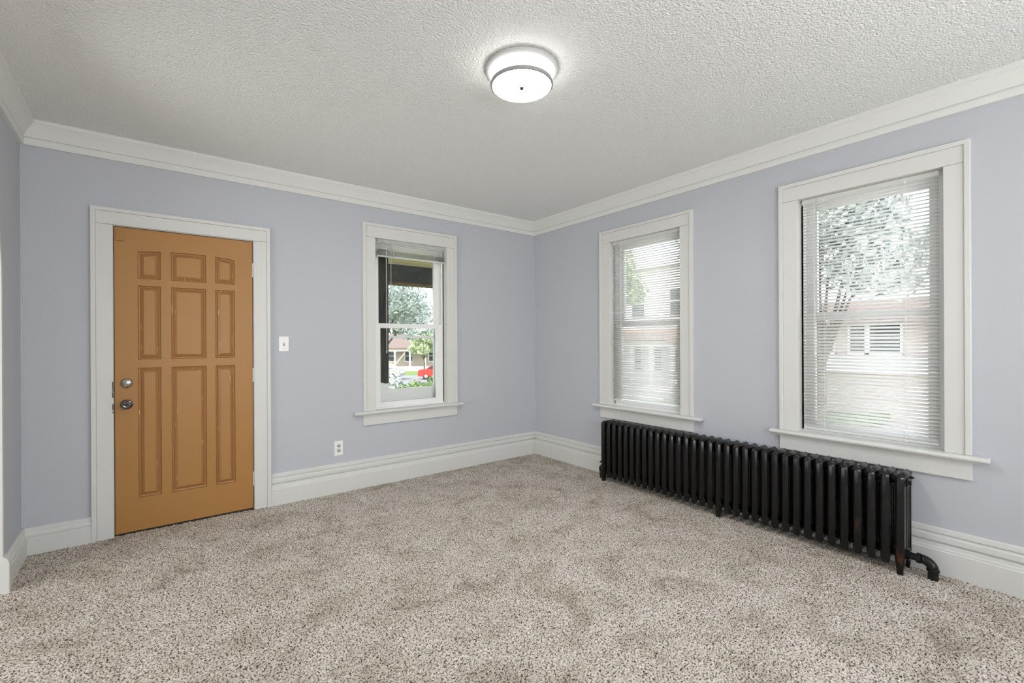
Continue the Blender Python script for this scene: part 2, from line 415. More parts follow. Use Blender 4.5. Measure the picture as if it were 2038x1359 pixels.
# ------------------------------------------------------------------ entrance door
door = empty('door_1', (0, 0, 0)); tag(door, kind='structure')
D0, D1, DT = -3.700, -2.887, 2.088
casing_boards(door, D0-.006, D1+.006, -.004, DT+.008, -3.817, -2.765, 2.206)
b = MB()
b.box(D0-.012, D0-.0045, 0.0, .16, -.01, DT+.01); b.box(D1+.0045, D1+.012, 0.0, .16, -.01, DT+.01); b.box(D0-.012, D1+.012, 0.0, .16, DT+.005, DT+.012)
b.build('door_jamb', M_TRIM, door)
b = MB()
b.box(D0-.005, D0+.012, .052, .09, 0, DT+.005); b.box(D1-.012, D1+.005, .052, .09, 0, DT+.005); b.box(D0-.005, D1+.005, .052, .09, DT-.010, DT+.006)
b.box(D0-.005, D1+.005, .006, .15, -.012, .009)
b.build('weatherstrip', M_GAP, door)
leaf = empty('door_leaf', (0, 0, 0), parent=door)
cols_ = [(-3.579, -3.452), (-3.395, -3.187), (-3.131, -3.005)]
rows_ = [(0.234, 1.131), (1.188, 1.699), (1.746, None)]
def arch_z(x): return 1.951 - 0.22*(x+3.291)**2
YF, YB = .004, .048
b = MB()
xs = [D0] + [v for c in cols_ for v in c] + [D1]
def q(x0, x1, za0, za1, zb0, zb1, mi=0):      # front face quad with sloping bottom/top
    b.add([(x0, YF, za0), (x1, YF, za1), (x1, YF, zb1), (x0, YF, zb0)], [(0, 1, 2, 3)], mi)
Z0, Z1 = .012, DT
zlev = [Z0, .234, 1.131, 1.188, 1.699, 1.746]
for i in range(len(xs)-1):
    x0, x1 = xs[i], xs[i+1]
    if i % 2 == 0:
        for j in range(len(zlev)-1): q(x0, x1, zlev[j], zlev[j], zlev[j+1], zlev[j+1])
        q(x0, x1, 1.746, 1.746, Z1, Z1)
    else:
        for j in (0, 2, 4): q(x0, x1, zlev[j], zlev[j], zlev[j+1], zlev[j+1])
        n = 8
        for k in range(n):
            a, c = x0+(x1-x0)*k/n, x0+(x1-x0)*(k+1)/n
            q(a, c, arch_z(a), arch_z(c), Z1, Z1)
b.add([(D0, YF, Z0), (D1, YF, Z0), (D1, YB, Z0), (D0, YB, Z0), (D0, YF, Z1), (D1, YF, Z1), (D1, YB, Z1), (D0, YB, Z1)],
      [(0, 3, 2, 1), (4, 5, 6, 7), (1, 2, 6, 5), (2, 3, 7, 6), (3, 0, 4, 7)])
b.build('stiles_and_rails', M_DOOR, leaf, fix=False)
def door_panel(x0, x1, z0, z1):
    def loop(d, y):
        n = 10 if z1 is None else 1
        top = []
        for k in range(n+1):
            x = (x1-d)-(x1-x0-2*d)*k/n
            zt = (arch_z(x0+(x1-x0)*(1-k/n)) if z1 is None else z1)-d
            top.append((x, y, zt))
        return [(x0+d, y, z0+d), (x1-d, y, z0+d)] + top
    b = MB()
    ls = [loop(0, YF), loop(.004, YF+.013), loop(.013, YF+.016), loop(.017, YF+.012), loop(.030, YF+.004), loop(.034, YF+.002)]
    n = len(ls[0]); vs = [p for l in ls for p in l]; fs = []
    ms = []
    for i in range(len(ls)-1):
        for j in range(n):
            fs.append((i*n+j, i*n+(j+1) % n, (i+1)*n+(j+1) % n, (i+1)*n+j)); ms.append(1)
    fs.append(tuple((len(ls)-1)*n+j for j in range(n))); ms.append(0)
    k = len(b.v); b.v += vs; b.f += fs; b.m += ms
    b.build('door_panel', [M_DOOR, M_DOORCHIP], leaf, fix=False)
for c in cols_:
    for r in rows_: door_panel(c[0], c[1], r[0], r[1])
# knob, deadbolt, painted-over alarm contact, hinges
kn = MB(); kn.lathe((-3.639, YF, .884), (0, -1, 0), [(.0, 0), (.034, 0), (.034, .004), (.029, .009), (.018, .011), (.0125, .016), (.0125, .030), (.020, .036), (.0265, .045), (.0275, .055), (.024, .063), (.016, .066), (.013, .0645), (.006, .064), (0, .064)], 36)
o = kn.build('door_knob', M_DARKCHROME, leaf, smooth=True)
MB().lathe((-3.639, YF-.0655, .884), (0, -1, 0), [(0, -.004), (.0065, -.004), (.0065, .003), (.004, .004), (0, .004)], 16).build('lock_button', M_DARKSLOT, o, smooth=True)
d_ = MB(); d_.lathe((-3.639, YF, 1.029), (0, -1, 0), [(0, 0), (.033, 0), (.033, .005), (.030, .012), (.024, .016), (.010, .018), (0, .018)], 36)
o = d_.build('deadbolt', M_CHROME, leaf, smooth=True)
t_ = MB(); t_.rings([[(-3.639+s*(.004+k*.0)-.0*k, YF-.016-hh, 1.029+z) for s, z in ((-1, -.0145), (1, -.0145), (1.4, 0), (1, .0145), (-1, .0145), (-1.4, 0))] for k, hh in enumerate((0, .016))])
t_.build('thumb_turn', M_CHROME, o, bevel=.001)
c_ = MB(); c_.box(-3.688, -3.652, YF-.010, YF+.001, 1.995, 2.067); o = c_.build('alarm_contact', M_DOOR, leaf, bevel=.002)
o['label'] = 'small painted-over plate with screw holes'
hb = MB()
for dx, dz in ((-3.677, 2.058), (-3.660, 2.058), (-3.673, 2.040), (-3.666, 2.040), (-3.676, 2.029), (-3.663, 2.029), (-3.6695, 2.016), (-3.673, 2.006), (-3.667, 2.006)):
    hb.lathe((dx, YF-.0095, dz), (0, -1, 0), [(0, 0), (.0017, 0), (.0017, .001), (0, .001)], 8)
hb.build('screw_holes', M_GAP, o)
for zc in (1.866, 1.051, 0.241):
    b = MB(); b.lathe((D1+.003, -.006, zc-.055), (0, 0, 1), [(0, 0), (.0062, .001), (.0062, .109), (0, .110)], 12)
    b.box(D1-.004, D1+.010, -.0035, .004, zc-.052, zc+.052)
    hg = b.build('hinge', M_HINGE, door, smooth=True)
    b = MB()
    for k in (.021, .043, .066, .088): b.lathe((D1+.003, -.006, zc-.055+k), (0, 0, 1), [(0, 0), (.0066, 0), (.0066, .0012), (0, .0012)], 12)
    b.build('knuckle_joints', M_GAP, hg)
# worn edge of the casing by the lock
b = MB()
for z, h_, wd in ((1.02, .05, .0030), (.955, .035, .0038), (.985, .02, .0025), (.875, .04, .0035), (.84, .012, .003)):
    b.box(D0-.0075-wd, D0-.0055, -.0212, -.0195, z-h_/2, z+h_/2)
b.build('strike_wear', M_GAP, door)

# ------------------------------------------------------------------ windows
M_STILESHADE = ramp_mat('stile_shade_dark', [(0.3, (0.018, 0.02, 0.018)), (0.55, (0.05, 0.05, 0.04)), (0.8, (0.12, 0.10, 0.06))], 9, 6, 0.8, (3, 3, .6), 0.3)  # dark tone paints the shade on the storm stile
def window(name, loc, rz, u0, u1, out_l, out_r, sl, sr, storm=False, apron_bot=0.552, head=2.252, out_top=2.370):
    r = empty(name, loc, rz); tag(r, kind='structure')
    zs = .680
    casing_boards(r, u0, u1, zs, head, out_l, out_r, out_top)
    # stool with rounded nose and horns
    b = MB(); nose = [(.0, zs-.026), (-.055, zs-.026), (-.063, zs-.022), (-.067, zs-.013), (-.063, zs-.004), (-.055, zs), (.0, zs)]
    b.rings([[(sl, y, z) for y, z in nose], [(sr, y, z) for y, z in nose]])
    b.box(u0-.019, u1+.019, 0, .06, zs-.024, zs)
    b.build('stool', M_TRIM, r, bevel=.004)
    b = MB(); b.box(out_l, out_r, -.020, .002, apron_bot, zs-.036); b.build('apron', M_TRIM, r, bevel=.0025)
    b = MB(); b.box(out_l-.035, out_r+.035, -.038, .002, zs-.037, zs-.026); b.build('bed_mould', M_TRIM, r, bevel=.003)
    # jamb lining
    b = MB(); b.box(u0-.019, u0, 0.0, .16, zs-.02, head+.019); b.box(u1, u1+.019, 0.0, .16, zs-.02, head+.019); b.box(u0, u1, 0.0, .16, head, head+.019)
    b.box(u0, u1, .061, .18, zs-.02, zs-.002)
    b.build('jamb', M_TRIM, r)
    # vinyl frame with tracks
    f0, f1 = u0+.028, u1-.028; zt = head-.03; zb = zs+.012
    b = MB()
    for a, c in ((u0, f0), (f1, u1)):
        b.box(a, c, .050, .060, zb, zt); b.box(a, c, .094, .104, zb, zt); b.box(a, c, .138, .148, zb, zt)
        b.box(a if a == u0 else c-.012, a+.012 if a == u0 else c, .050, .148, zb, zt)
    b.box(u0, u1, .050, .148, zt, head); b.box(u0, u1, .050, .148, zs-.001, zb)
    b.build('frame', M_VINYL, r, bevel=.001)
    zm0, zm1 = 1.432, 1.476
    g0, g1 = u0+.076, u1-.079
    def sash(nm, y0, y1, za, zbm, rail_b, rail_t, lock=False):
        b = MB(); b.box(f0-.012, g0, y0, y1, za, zbm); b.box(g1, f1+.012, y0, y1, za, zbm)
        b.box(g0, g1, y0, y1, za, za+rail_b); b.box(g0, g1, y0, y1, zbm-rail_t, zbm)
        s_ = b.build(nm, M_VINYL, r, bevel=.002)
        b = MB(); b.box(g0-.004, g1+.004, (y0+y1)/2-.002, (y0+y1)/2+.002, za+rail_b-.004, zbm-rail_t+.004)
        b.build('pane', M_GLASS, s_)
        return s_
    ls = sash('lower_sash', .061, .093, zb, zm1, .045, .044)
    sash('upper_sash', .105, .137, zm0, zt, .044, .040)
    if storm:
        # outer storm window: stile with shade painted dark and its lit foot white, white rails, sloped outer sill
        st = empty('storm_window', (0, 0, 0), parent=r)
        q0 = u0+.195
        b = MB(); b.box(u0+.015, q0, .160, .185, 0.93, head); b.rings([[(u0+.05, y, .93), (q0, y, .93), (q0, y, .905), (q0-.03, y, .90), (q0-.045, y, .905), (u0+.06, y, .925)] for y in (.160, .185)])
        b.build('shaded_stile', M_STILESHADE, st)
        b = MB(); b.box(u0, q0, .163, .184, .70, .925); b.box(u0, u1, .160, .185, .70, .845); b.box(q0, u1, .165, .183, 1.337, 1.361)  # first box: stile foot, white to show it lit
        b.box(u1-.055, u1, .160, .185, .845, head); b.box(u0, u1, .160, .185, head-.02, head)
        b.build('storm_rails', M_VINYL, st, bevel=.002)
        b = MB(); b.box(q0, u1-.055, .172, .175, .845, head-.02); b.build('pane', M_GLASS, st)
        b = MB(); b.box(u0-.02, u1+.02, .15, .24, .655, .70); b.build('outer_sill', M_TRIM, st)
    return r
window('window_1', (0, 0, 0), 0.0, *W1, -2.026, -1.060, -2.107, -1.012, storm=True, out_top=2.380)
window('window_2', (0, 0, 0), ROT_R, *W2, 1.016, 2.008, 0.947, 2.088)
window('window_3', (0, 0, 0), ROT_R, *W3, 2.662, 3.611, 2.609, 3.680, apron_bot=.545)

# broad window added behind the camera to go with the fill light
r = empty('added_window_4', (-4.2, BACK, 0), PI); tag(r, kind='structure')
casing_boards(r, -1.95, -.65, .6, 2.2, -2.05, -.55, 2.30, bead=.01)
b = MB(); b.box(-1.95, -.65, .05, .09, .6, .66); b.box(-1.95, -.65, .05, .09, 2.14, 2.2)
for u in (-1.95, -1.33, -.71): b.box(u, u+.06, .05, .09, .66, 2.14)
b.build('frame', M_VINYL, r)

r = empty('added_window_5', (-4.2, BACK, 0), PI); tag(r, kind='structure')  # second added window, placed for the other rear fill light
casing_boards(r, -3.75, -2.75, .8, 2.2, -3.85, -2.65, 2.30, bead=.01)
b = MB(); b.box(-3.75, -2.75, .05, .09, .8, .86); b.box(-3.75, -2.75, .05, .09, 2.14, 2.2)
for u in (-3.75, -2.81): b.box(u, u+.06, .05, .09, .86, 2.14)
b.build('frame', M_VINYL, r)

# ------------------------------------------------------------------ mini blinds
SW = .025
def slat_mesh(length, tilt):
    n = 4; pr = []
    for i in range(n+1):
        t = -1+2*i/n; x = SW/2*t; z = .0016*(1-t*t)
        pr.append((x, z))
    pts = [(x, z) for x, z in pr] + [(x, z-.00045) for x, z in reversed(pr)]
    c, s = math.cos(tilt), math.sin(tilt)
    pts = [(x*c - z*s, x*s + z*c) for x, z in pts]
    b = MB(); b.rings([[(u, y, z) for y, z in pts] for u in (-length/2, length/2)])
    return b
def blind(name, loc, rz, u0, u1, ztop, zbot, yc, label, cords, wand, liftcord=None, stack=None, tilt=R(34)):
    r = empty(name, loc, rz); tag(r, label, 'blind', 'white mini blinds in the three windows')
    L = u1-u0
    b = MB(); b.box(u0, u1, yc-.014, yc+.014, ztop-.027, ztop); hr = b.build('headrail', M_SLAT, r, bevel=.002)
    for u in cords: MB().box(u-.006, u+.006, yc-.0155, yc-.013, ztop-.030, ztop-.022).build('cord_guide', M_PLATE, hr)
    pitch = .0213
    z = ztop-.027-.016; first = None; k = 0
    zend = zbot+.018 if stack is None else zbot+.02+stack*.0034
    def place(zz, tl=0, me=None, yrot=0):
        nonlocal first
        if first is None:
            first = slat_mesh(L-.004, tilt).build('slat', M_SLAT, r, smooth='all', fix=True); o = first
        else:
            o = first.copy(); col.objects.link(o); o.parent = r
        o.location = ((u0+u1)/2, yc, zz); o.rotation_euler = (tl, random.uniform(-.0012, .0012), 0)
        return o
    while z > zend:
        place(z+random.uniform(-.0008, .0008), random.uniform(-.04, .04)); z -= pitch; k += 1
    if stack:
        for i in range(stack): place(zbot+.018+i*.0034, -tilt+random.uniform(-.02, .02))
    b = MB(); b.box(u0+.002, u1-.002, yc-.012, yc+.012, zbot, zbot+.013); br = b.build('bottom_rail', M_SLAT, r, bevel=.003)
    for u in cords: MB().lathe((u, yc-.012, zbot+.004), (0, -1, 0), [(0, 0), (.006, 0), (.005, .004), (0, .005)], 10).build('cord_button', M_PLATE, br)
    for u in cords:
        b = MB(); b.tube([(u, yc-.0135, zbot+.01), (u, yc-.0135, ztop-.02)], .0009, 5); b.tube([(u, yc+.0135, zbot+.01), (u, yc+.0135, ztop-.02)], .0009, 5)
        b.build('ladder_cord', M_CORD, r)
    if wand:
        u, z1 = wand
        b = MB(); b.tube([(u, yc-.021, ztop-.025), (u, yc-.022, z1)], .0028, 6); b.tube([(u, yc-.014, ztop-.012), (u, yc-.021, ztop-.018), (u, yc-.021, ztop-.03)], .0018, 6)
        b.build('tilt_wand', M_GREYCORD, r, smooth=True)
    if liftcord:
        u, z1 = liftcord
        b = MB(); b.tube([(u, yc-.017, ztop-.025), (u, yc-.017, z1)], .0011, 5); b.tube([(u+.005, yc-.017, ztop-.025), (u+.005, yc-.017, z1)], .0011, 5)
        b.lathe((u+.0025, yc-.017, z1-.022), (0, 0, 1), [(0, 0), (.005, .001), (.0045, .012), (.002, .024), (0, .025)], 10)
        b.build('lift_cord', M_CORD, r)
    return r
blind('window_blind', (0, 0, 0), 0, -1.880, -1.180, 2.252, 2.092, .028, 'white mini blind drawn up to the top of the window right of the door', (-1.72, -1.30), (-1.752, 1.76), (-1.797, 1.22), stack=13)
blind('window_blind', (0, 0, 0), ROT_R, 1.152, 1.870, 2.250, .728, .026, 'lowered white mini blind in the narrow window nearest the room corner', (1.262, 1.72), (1.215, 1.80), (1.25, 1.45), tilt=R(42))
blind('window_blind', (0, 0, 0), ROT_R, 2.798, 3.480, 2.246, .702, .026, 'lowered white mini blind in the window at the right, nearest the camera', (2.925, 3.335), (2.885, 1.76), (2.868, 1.22))

# ------------------------------------------------------------------ ceiling light
cl = empty('ceiling_light', (-1.995, -2.262, H)); tag(cl, 'round flush-mount ceiling light with glowing white glass drum and nickel rim', 'ceiling light')
b = MB(); b.lathe((0, 0, 0), (0, 0, -1), [(0, -.002), (.172, -.002), (.172, .006), (0, .006)], 64); b.build('shadow_gap_ring', pbr('shadow_gap_grey', (.25, .24, .23), .5, .4), cl, smooth=True)  # dark grey put in for the shadow gap above the canopy
b = MB(); b.lathe((0, 0, 0), (0, 0, -1), [(0, .006), (.180, .006), (.182, .010), (.180, .020), (.172, .026), (.160, .028), (0, .028)], 64); b.build('canopy', pbr('satin_white_canopy', (.50, .50, .49), .5), cl, smooth=True)
b = MB(); b.lathe((0, 0, 0), (0, 0, -1), [(.150, .026), (.158, .028), (.1535, .080), (.145, .081)], 64); b.build('glass_drum', M_LAMP_SIDE, cl, smooth=True)
b = MB(); b.rings([[(q_*math.cos(2*PI*j/64), q_*math.sin(2*PI*j/64), z) for j in range(64)] for q_, z in ((.1505, -.076), (.1565, -.077), (.1575, -.083), (.1560, -.0925), (.1500, -.0945), (.1465, -.0925))], closed_ends=False)
b.build('rim', pbr('satin_grey_metal', (.34, .34, .33), .5, .2), cl, smooth=True)
b = MB(); b.lathe((0, 0, 0), (0, 0, -1), [(0, .080), (.1475, .083), (.1475, .088), (.10, .0925), (.05, .0945), (0, .095)], 64); b.build('glass_bottom', M_LAMP_BASE, cl, smooth=True)
b = MB(); b.lathe((0, 0, 0), (0, 0, -1), [(0, .094), (.0095, .0945), (.0115, .099), (.009, .106), (0, .109)], 16); b.build('finial', pbr('matte_grey_finial', (.008, .008, .008), .9, spec=0.0), cl, smooth=True)

# ------------------------------------------------------------------ switch and outlet
sw = empty('light_switch', (-2.6665, 0, 1.289)); tag(sw, 'white toggle light switch plate on the wall right of the door', 'switch')
MB().box(-.037, .037, -.006, .001, -.061, .061).build('plate', M_PLATE, sw, bevel=.003)
b = MB(); b.box(-.006, .006, -.0068, -.0055, -.0125, .0125); sl_ = b.build('toggle_slot', M_DARKSLOT, sw)
b = MB(); b.rings([[(-.0042, -.006, -.006), (.0042, -.006, -.006), (.0042, -.006, .008), (-.0042, -.006, .008)], [(-.0035, -.017, .007), (.0035, -.017, .007), (.0035, -.015, .013), (-.0035, -.015, .013)]]); b.build('toggle', M_PLATE, sw, bevel=.001)
for z in (-.031, .031): MB().lathe((0, -.006, z), (0, -1, 0), [(0, 0), (.0028, 0), (.0022, .0009), (0, .001)], 10).build('screw', M_NICKEL, sw)
ot = empty('wall_outlet', (-2.2375, 0, .382)); tag(ot, 'white duplex electrical outlet low on the wall above the baseboard', 'outlet')
MB().box(-.0365, .0365, -.006, .001, -.063, .063).build('plate', M_PLATE, ot, bevel=.003)
for z in (-.020, .020):
    b = MB(); b.rings([[(.0172*math.copysign(min(abs(math.cos(a)), .92), math.cos(a)), y, z+.0145*math.sin(a)) for a in [2*PI*k/20 for k in range(20)]] for y in (-.0055, -.0085)])
    rc = b.build('receptacle', pbr('grey_plastic', (.48, .48, .45), .4), ot, smooth=True)
    b = MB(); b.box(-.0075, -.0052, -.0092, -.008, z-.003, z+.006); b.box(.0052, .0075, -.0092, -.008, z-.002, z+.006); b.lathe((0, -.0082, z-.0075), (0, -1, 0), [(0, 0), (.0028, 0), (.0028, .001), (0, .001)], 10)
    b.build('slots', M_DARKSLOT, rc)
MB().lathe((0, -.006, 0), (0, -1, 0), [(0, 0), (.0028, 0), (.0022, .0009), (0, .001)], 10).build('screw', M_NICKEL, ot)

# ------------------------------------------------------------------ cast-iron radiator (local frame of wall_right: x along wall, -y into room)
NSEC, PITCH, U0 = 34, .0649, 1.208
rad = empty('radiator', (0, 0, 0), ROT_R); tag(rad, 'long low black cast-iron radiator under the two right-hand windows', 'radiator')
DF, DB = .213, .032             # front and back distance from the wall
TOPZ, BOTZ = .556, .050
def hexcol(b, yc, d, wd, z0, z1, cap=True):
    # vertical column with pointed-oval plan: wd along the wall, d deep
    pl = [(-wd*.20, -d/2), (wd*.20, -d/2), (wd/2, -d*.22), (wd/2, d*.22), (wd*.30, d/2), (-wd*.30, d/2), (-wd/2, d*.22), (-wd/2, -d*.22)]
    b.rings([[(x*k, yc+y*k, z) for x, y in pl] for z, k in ((z0, .70), (z0+.012, 1), (z1-.012, 1), (z1-.003, .85), (z1, .6))])
def header(b, z0, z1, wd, ridge_up=True):
    # gabled header running front to back, cross-section in (x, z)
    y0, y1 = -DF, -DB
    if ridge_up: pr = [(-wd*.40, z0), (wd*.40, z0), (wd*.5, z0+.012), (wd*.5, z1-.015), (wd*.05, z1), (-wd*.05, z1), (-wd*.5, z1-.015), (-wd*.5, z0+.012)]
    else: pr = [(-wd*.06, z0), (wd*.06, z0), (wd*.46, z0+.015), (wd*.5, z1-.01), (wd*.36, z1), (-wd*.36, z1), (-wd*.5, z1-.01), (-wd*.46, z0+.015)]
    def sq(k, dz):  # shrink for the rounded noses
        return [(x*k, (z if (z < (z0+z1)/2) == ridge_up else z+(-dz if ridge_up else dz))) for x, z in pr]
    rings = []
    for y, k, dz in ((y0+.004, .50, .016), (y0+.008, .72, .007), (y0+.020, 1, 0), (y1-.006, 1, 0), (y1-.002, .92, .002), (y1, .8, .005)):
        rings.append([(x, y, z) for x, z in sq(k, dz)])
    b.rings(rings)
def section_mb(leg=False):
    b = MB(); wd = .041
    D = DF-DB
    ncol = 5
    front_d = .040; gap = .010; inner = (D-front_d-.030-gap*(ncol-1))/(ncol-2)
    y = -DF
    header(b, .470, TOPZ, wd)
    header(b, BOTZ+.004, .120, wd*.86, False)
    ds = [front_d]+[inner]*(ncol-2)+[.030]
    for i, d in enumerate(ds):
        hexcol(b, y+d/2, d, wd if i == 0 else (.038 if i == ncol-1 else .032), .070 if i else BOTZ-.004, .515 if i else .541)
        y += d+gap
    return b
prot = section_mb()
legs_at = {0, 17, 33}
first = None
for i in range(NSEC):
    if first is None:
        first = prot.build('radiator_section', M_RAD, rad, smooth=True); o = first
    else:
        o = first.copy(); col.objects.link(o); o.parent = rad
    o.location = (U0+i*PITCH, random.uniform(-.0008, .0008), 0)
    if i in legs_at:
        for yc, dd in ((-DF+.021, .038), (-DB-.020, .034)):
            b = MB(); b.rings([[(sx*wx, yc+sy*dd/2*k, z) for sx, sy in ((-1, -1), (1, -1), (1, 1), (-1, 1))] for z, wx, k in ((-.004, .013, .7), (.004, .0135, .75), (.045, .017, .9), (.085, .021, 1))])
            b.build('leg', M_RAD, o, bevel=.003)
# push nipples joining the sections
b = MB()
for i in range(NSEC-1):
    for z in (.505, .092):
        b.tube([(U0+i*PITCH+.018, -(DF+DB)/2, z), (U0+(i+1)*PITCH-.018, -(DF+DB)/2, z)], .022, 10)
tag(b.build('nipple_joints', M_RAD, rad, smooth=True), kind='stuff')
ue = U0+(NSEC-1)*PITCH+.02; us_ = U0-.02; ym = -(DF+DB)/2
b = MB(); b.lathe((ue, ym-.02, .502), (1, 0, 0), [(0, 0), (.027, 0), (.027, .006), (.021, .009), (.013, .010), (.013, .020), (0, .021)], 8); b.build('end_plug', M_RAD, rad, smooth=True)
b = MB(); b.lathe((us_, ym, .502), (-1, 0, 0), [(0, 0), (.027, 0), (.027, .006), (.021, .009), (0, .010)], 12); b.build('end_plug', M_RAD, rad, smooth=True)
b = MB(); b.lathe((ue+.006, ym+.062, .515), (1, 0, 0), [(0, -.008), (.006, -.008), (.006, .006), (.003, .008), (0, .008)], 10); b.build('tie_rod_nut', M_RAD, rad, smooth=True)
# return pipe, union and elbow at the near end
pe = MB()
zc = .092
pe.lathe((ue-.002, ym, zc), (1, 0, 0), [(0, 0), (.030, 0), (.030, .010), (.020, .012), (.020, .036), (.0285, .038), (.0285, .058), (.022, .060), (.022, .066)], 8)
px_ = ue+.062; rr_ = .042
pts = [(px_-.004, ym, zc)] + [(px_+rr_*math.sin(a), ym-.006*math.sin(a), zc-rr_*(1-math.cos(a))) for a in [PI/2*k/8 for k in range(9)]]
pe.tube(pts, [.024]+[.0255]*8+[.024], 14)
pe.lathe((px_+rr_, ym-.006, zc-rr_+.006), (0, 0, -1), [(0, 0), (.0275, 0), (.029, .004), (.0275, .012), (.023, .013), (.0235, .066), (0, .068)], 16)
pe.build('pipe_elbow', M_RAD, rad, smooth=True)
# shut-off valve at the far end
v_ = MB(); vx = us_-.060; 
v_.lathe((us_+.002, ym, zc), (-1, 0, 0), [(0, 0), (.027, 0), (.027, .012), (.018, .014), (.018, .045), (0, .046)], 8)
v_.lathe((vx, ym, -.006), (0, 0, 1), [(0, 0), (.022, 0), (.022, .045), (.027, .050), (.027, .062), (.024, .066), (.030, .080), (.030, .104), (.024, .112), (.014, .120), (.014, .128), (.007, .130), (.007, .150), (0, .150)], 14)
vb = v_.build('shut_off_valve', M_RAD, rad, smooth=True)
MB().lathe((vx, ym, .140), (0, 0, 1), [(0, 0), (.010, 0), (.024, .004), (.026, .010), (.020, .014), (0, .015)], 12).build('valve_handle', M_RAD, vb, smooth=True)

# ================================================================== outside
M_GRASS = ramp_mat('lawn_grass', [(0.3, (0.05, 0.10, 0.02)), (0.5, (0.13, 0.20, 0.05)), (0.7, (0.26, 0.30, 0.12))], 14, 8, 0.9, bump=0.6, bdist=.03)
M_ROAD = ramp_mat('asphalt_road', [(0.3, (0.16, 0.16, 0.16)), (0.7, (0.26, 0.255, 0.25))], 12, 6, 0.9)
M_WALK = ramp_mat('pale_concrete', [(0.3, (0.50, 0.47, 0.44)), (0.7, (0.66, 0.62, 0.58))], 8, 6, 0.85)
M_BARK = ramp_mat('tree_bark', [(0.3, (0.05, 0.04, 0.03)), (0.7, (0.17, 0.14, 0.11))], 12, 6, 0.9, (1, 1, .2), .6, .02)
M_BEAM = ramp_mat('dark_stained_beam', [(0.3, (0.012, 0.016, 0.013)), (0.6, (0.035, 0.04, 0.033)), (0.8, (0.07, 0.055, 0.035))], 16, 7, 0.7, (1, 2, 2), .3)
M_PLANK = ramp_mat('tan_porch_board', [(0.3, (0.30, 0.24, 0.13)), (0.55, (0.50, 0.43, 0.26)), (0.75, (0.62, 0.52, 0.34))], 5, 6, 0.7, (.4, 6, 1), .2)
M_BEAMEDGE = ramp_mat('brown_beam_edge', [(0.3, (0.05, 0.03, 0.015)), (0.7, (0.17, 0.10, 0.04))], 9, 6, 0.7, (1, 3, 3))
M_SIDING = pbr('tan_lap_siding', (0.42, 0.37, 0.30), 0.7, var=.05, var_scale=2)
M_SIDING2 = pbr('pale_lap_siding', (0.74, 0.73, 0.71), 0.7, var=.05, var_scale=2)
M_SIDING3 = pbr('rosy_lap_siding', (0.52, 0.43, 0.39), 0.7, var=.05, var_scale=2)
M_ROOF = ramp_mat('brown_shingle_roof', [(0.3, (0.12, 0.085, 0.07)), (0.7, (0.22, 0.165, 0.14))], 10, 6, 0.9, (1, 1, 4))
M_ROOFR = ramp_mat('red_brown_shingle_roof', [(0.3, (0.26, 0.14, 0.10)), (0.7, (0.40, 0.26, 0.20))], 10, 6, 0.9, (1, 1, 4))
M_OUTWHITE = pbr('white_exterior_paint', (0.80, 0.79, 0.76), 0.6)
M_SHADEGLASS = pbr('dark_window_glass', (0.05, 0.06, 0.07), 0.08)
M_TIRE = pbr('black_tyre', (0.02, 0.02, 0.02), 0.8)
M_RED = pbr('red_car_paint', (0.62, 0.035, 0.03), 0.25, coat=.6)
M_SILVER = pbr('silver_car_paint', (0.36, 0.355, 0.34), 0.3, .3, coat=.6)
M_LENS = pbr('clear_lamp_lens', (0.75, 0.75, 0.75), 0.15)

def leaf_mat(name, stops):
    m, t, b = new_mat(name)
    g = t.nodes.new('ShaderNodeNewGeometry'); r = t.nodes.new('ShaderNodeValToRGB'); e = r.color_ramp.elements
    while len(e) < len(stops): e.new(.5)
    for i, (p, c) in enumerate(stops): e[i].position = p; e[i].color = (*c, 1)
    t.links.new(g.outputs['Random Per Island'], r.inputs[0]); t.links.new(r.outputs[0], b.inputs['Base Color']); b.inputs['Roughness'].default_value = .5
    tr = t.nodes.new('ShaderNodeBsdfTranslucent'); mx_ = t.nodes.new('ShaderNodeMixShader'); mx_.inputs[0].default_value = .35
    t.links.new(r.outputs[0], tr.inputs[0]); o = t.nodes['Material Output']
    t.links.new(b.outputs[0], mx_.inputs[1]); t.links.new(tr.outputs[0], mx_.inputs[2]); t.links.new(mx_.outputs[0], o.inputs[0])
    return m
M_LEAF = leaf_mat('light_green_leaves', [(0, (.14, .22, .07)), (.45, (.42, .50, .26)), (1, (.74, .78, .58))])
M_LEAF2 = leaf_mat('grey_green_leaves', [(0, (.12, .15, .13)), (.5, (.44, .48, .44)), (1, (.78, .80, .78))])
M_LEAF3 = leaf_mat('deep_green_leaves', [(0, (.03, .07, .02)), (.5, (.10, .18, .05)), (1, (.30, .38, .14))])

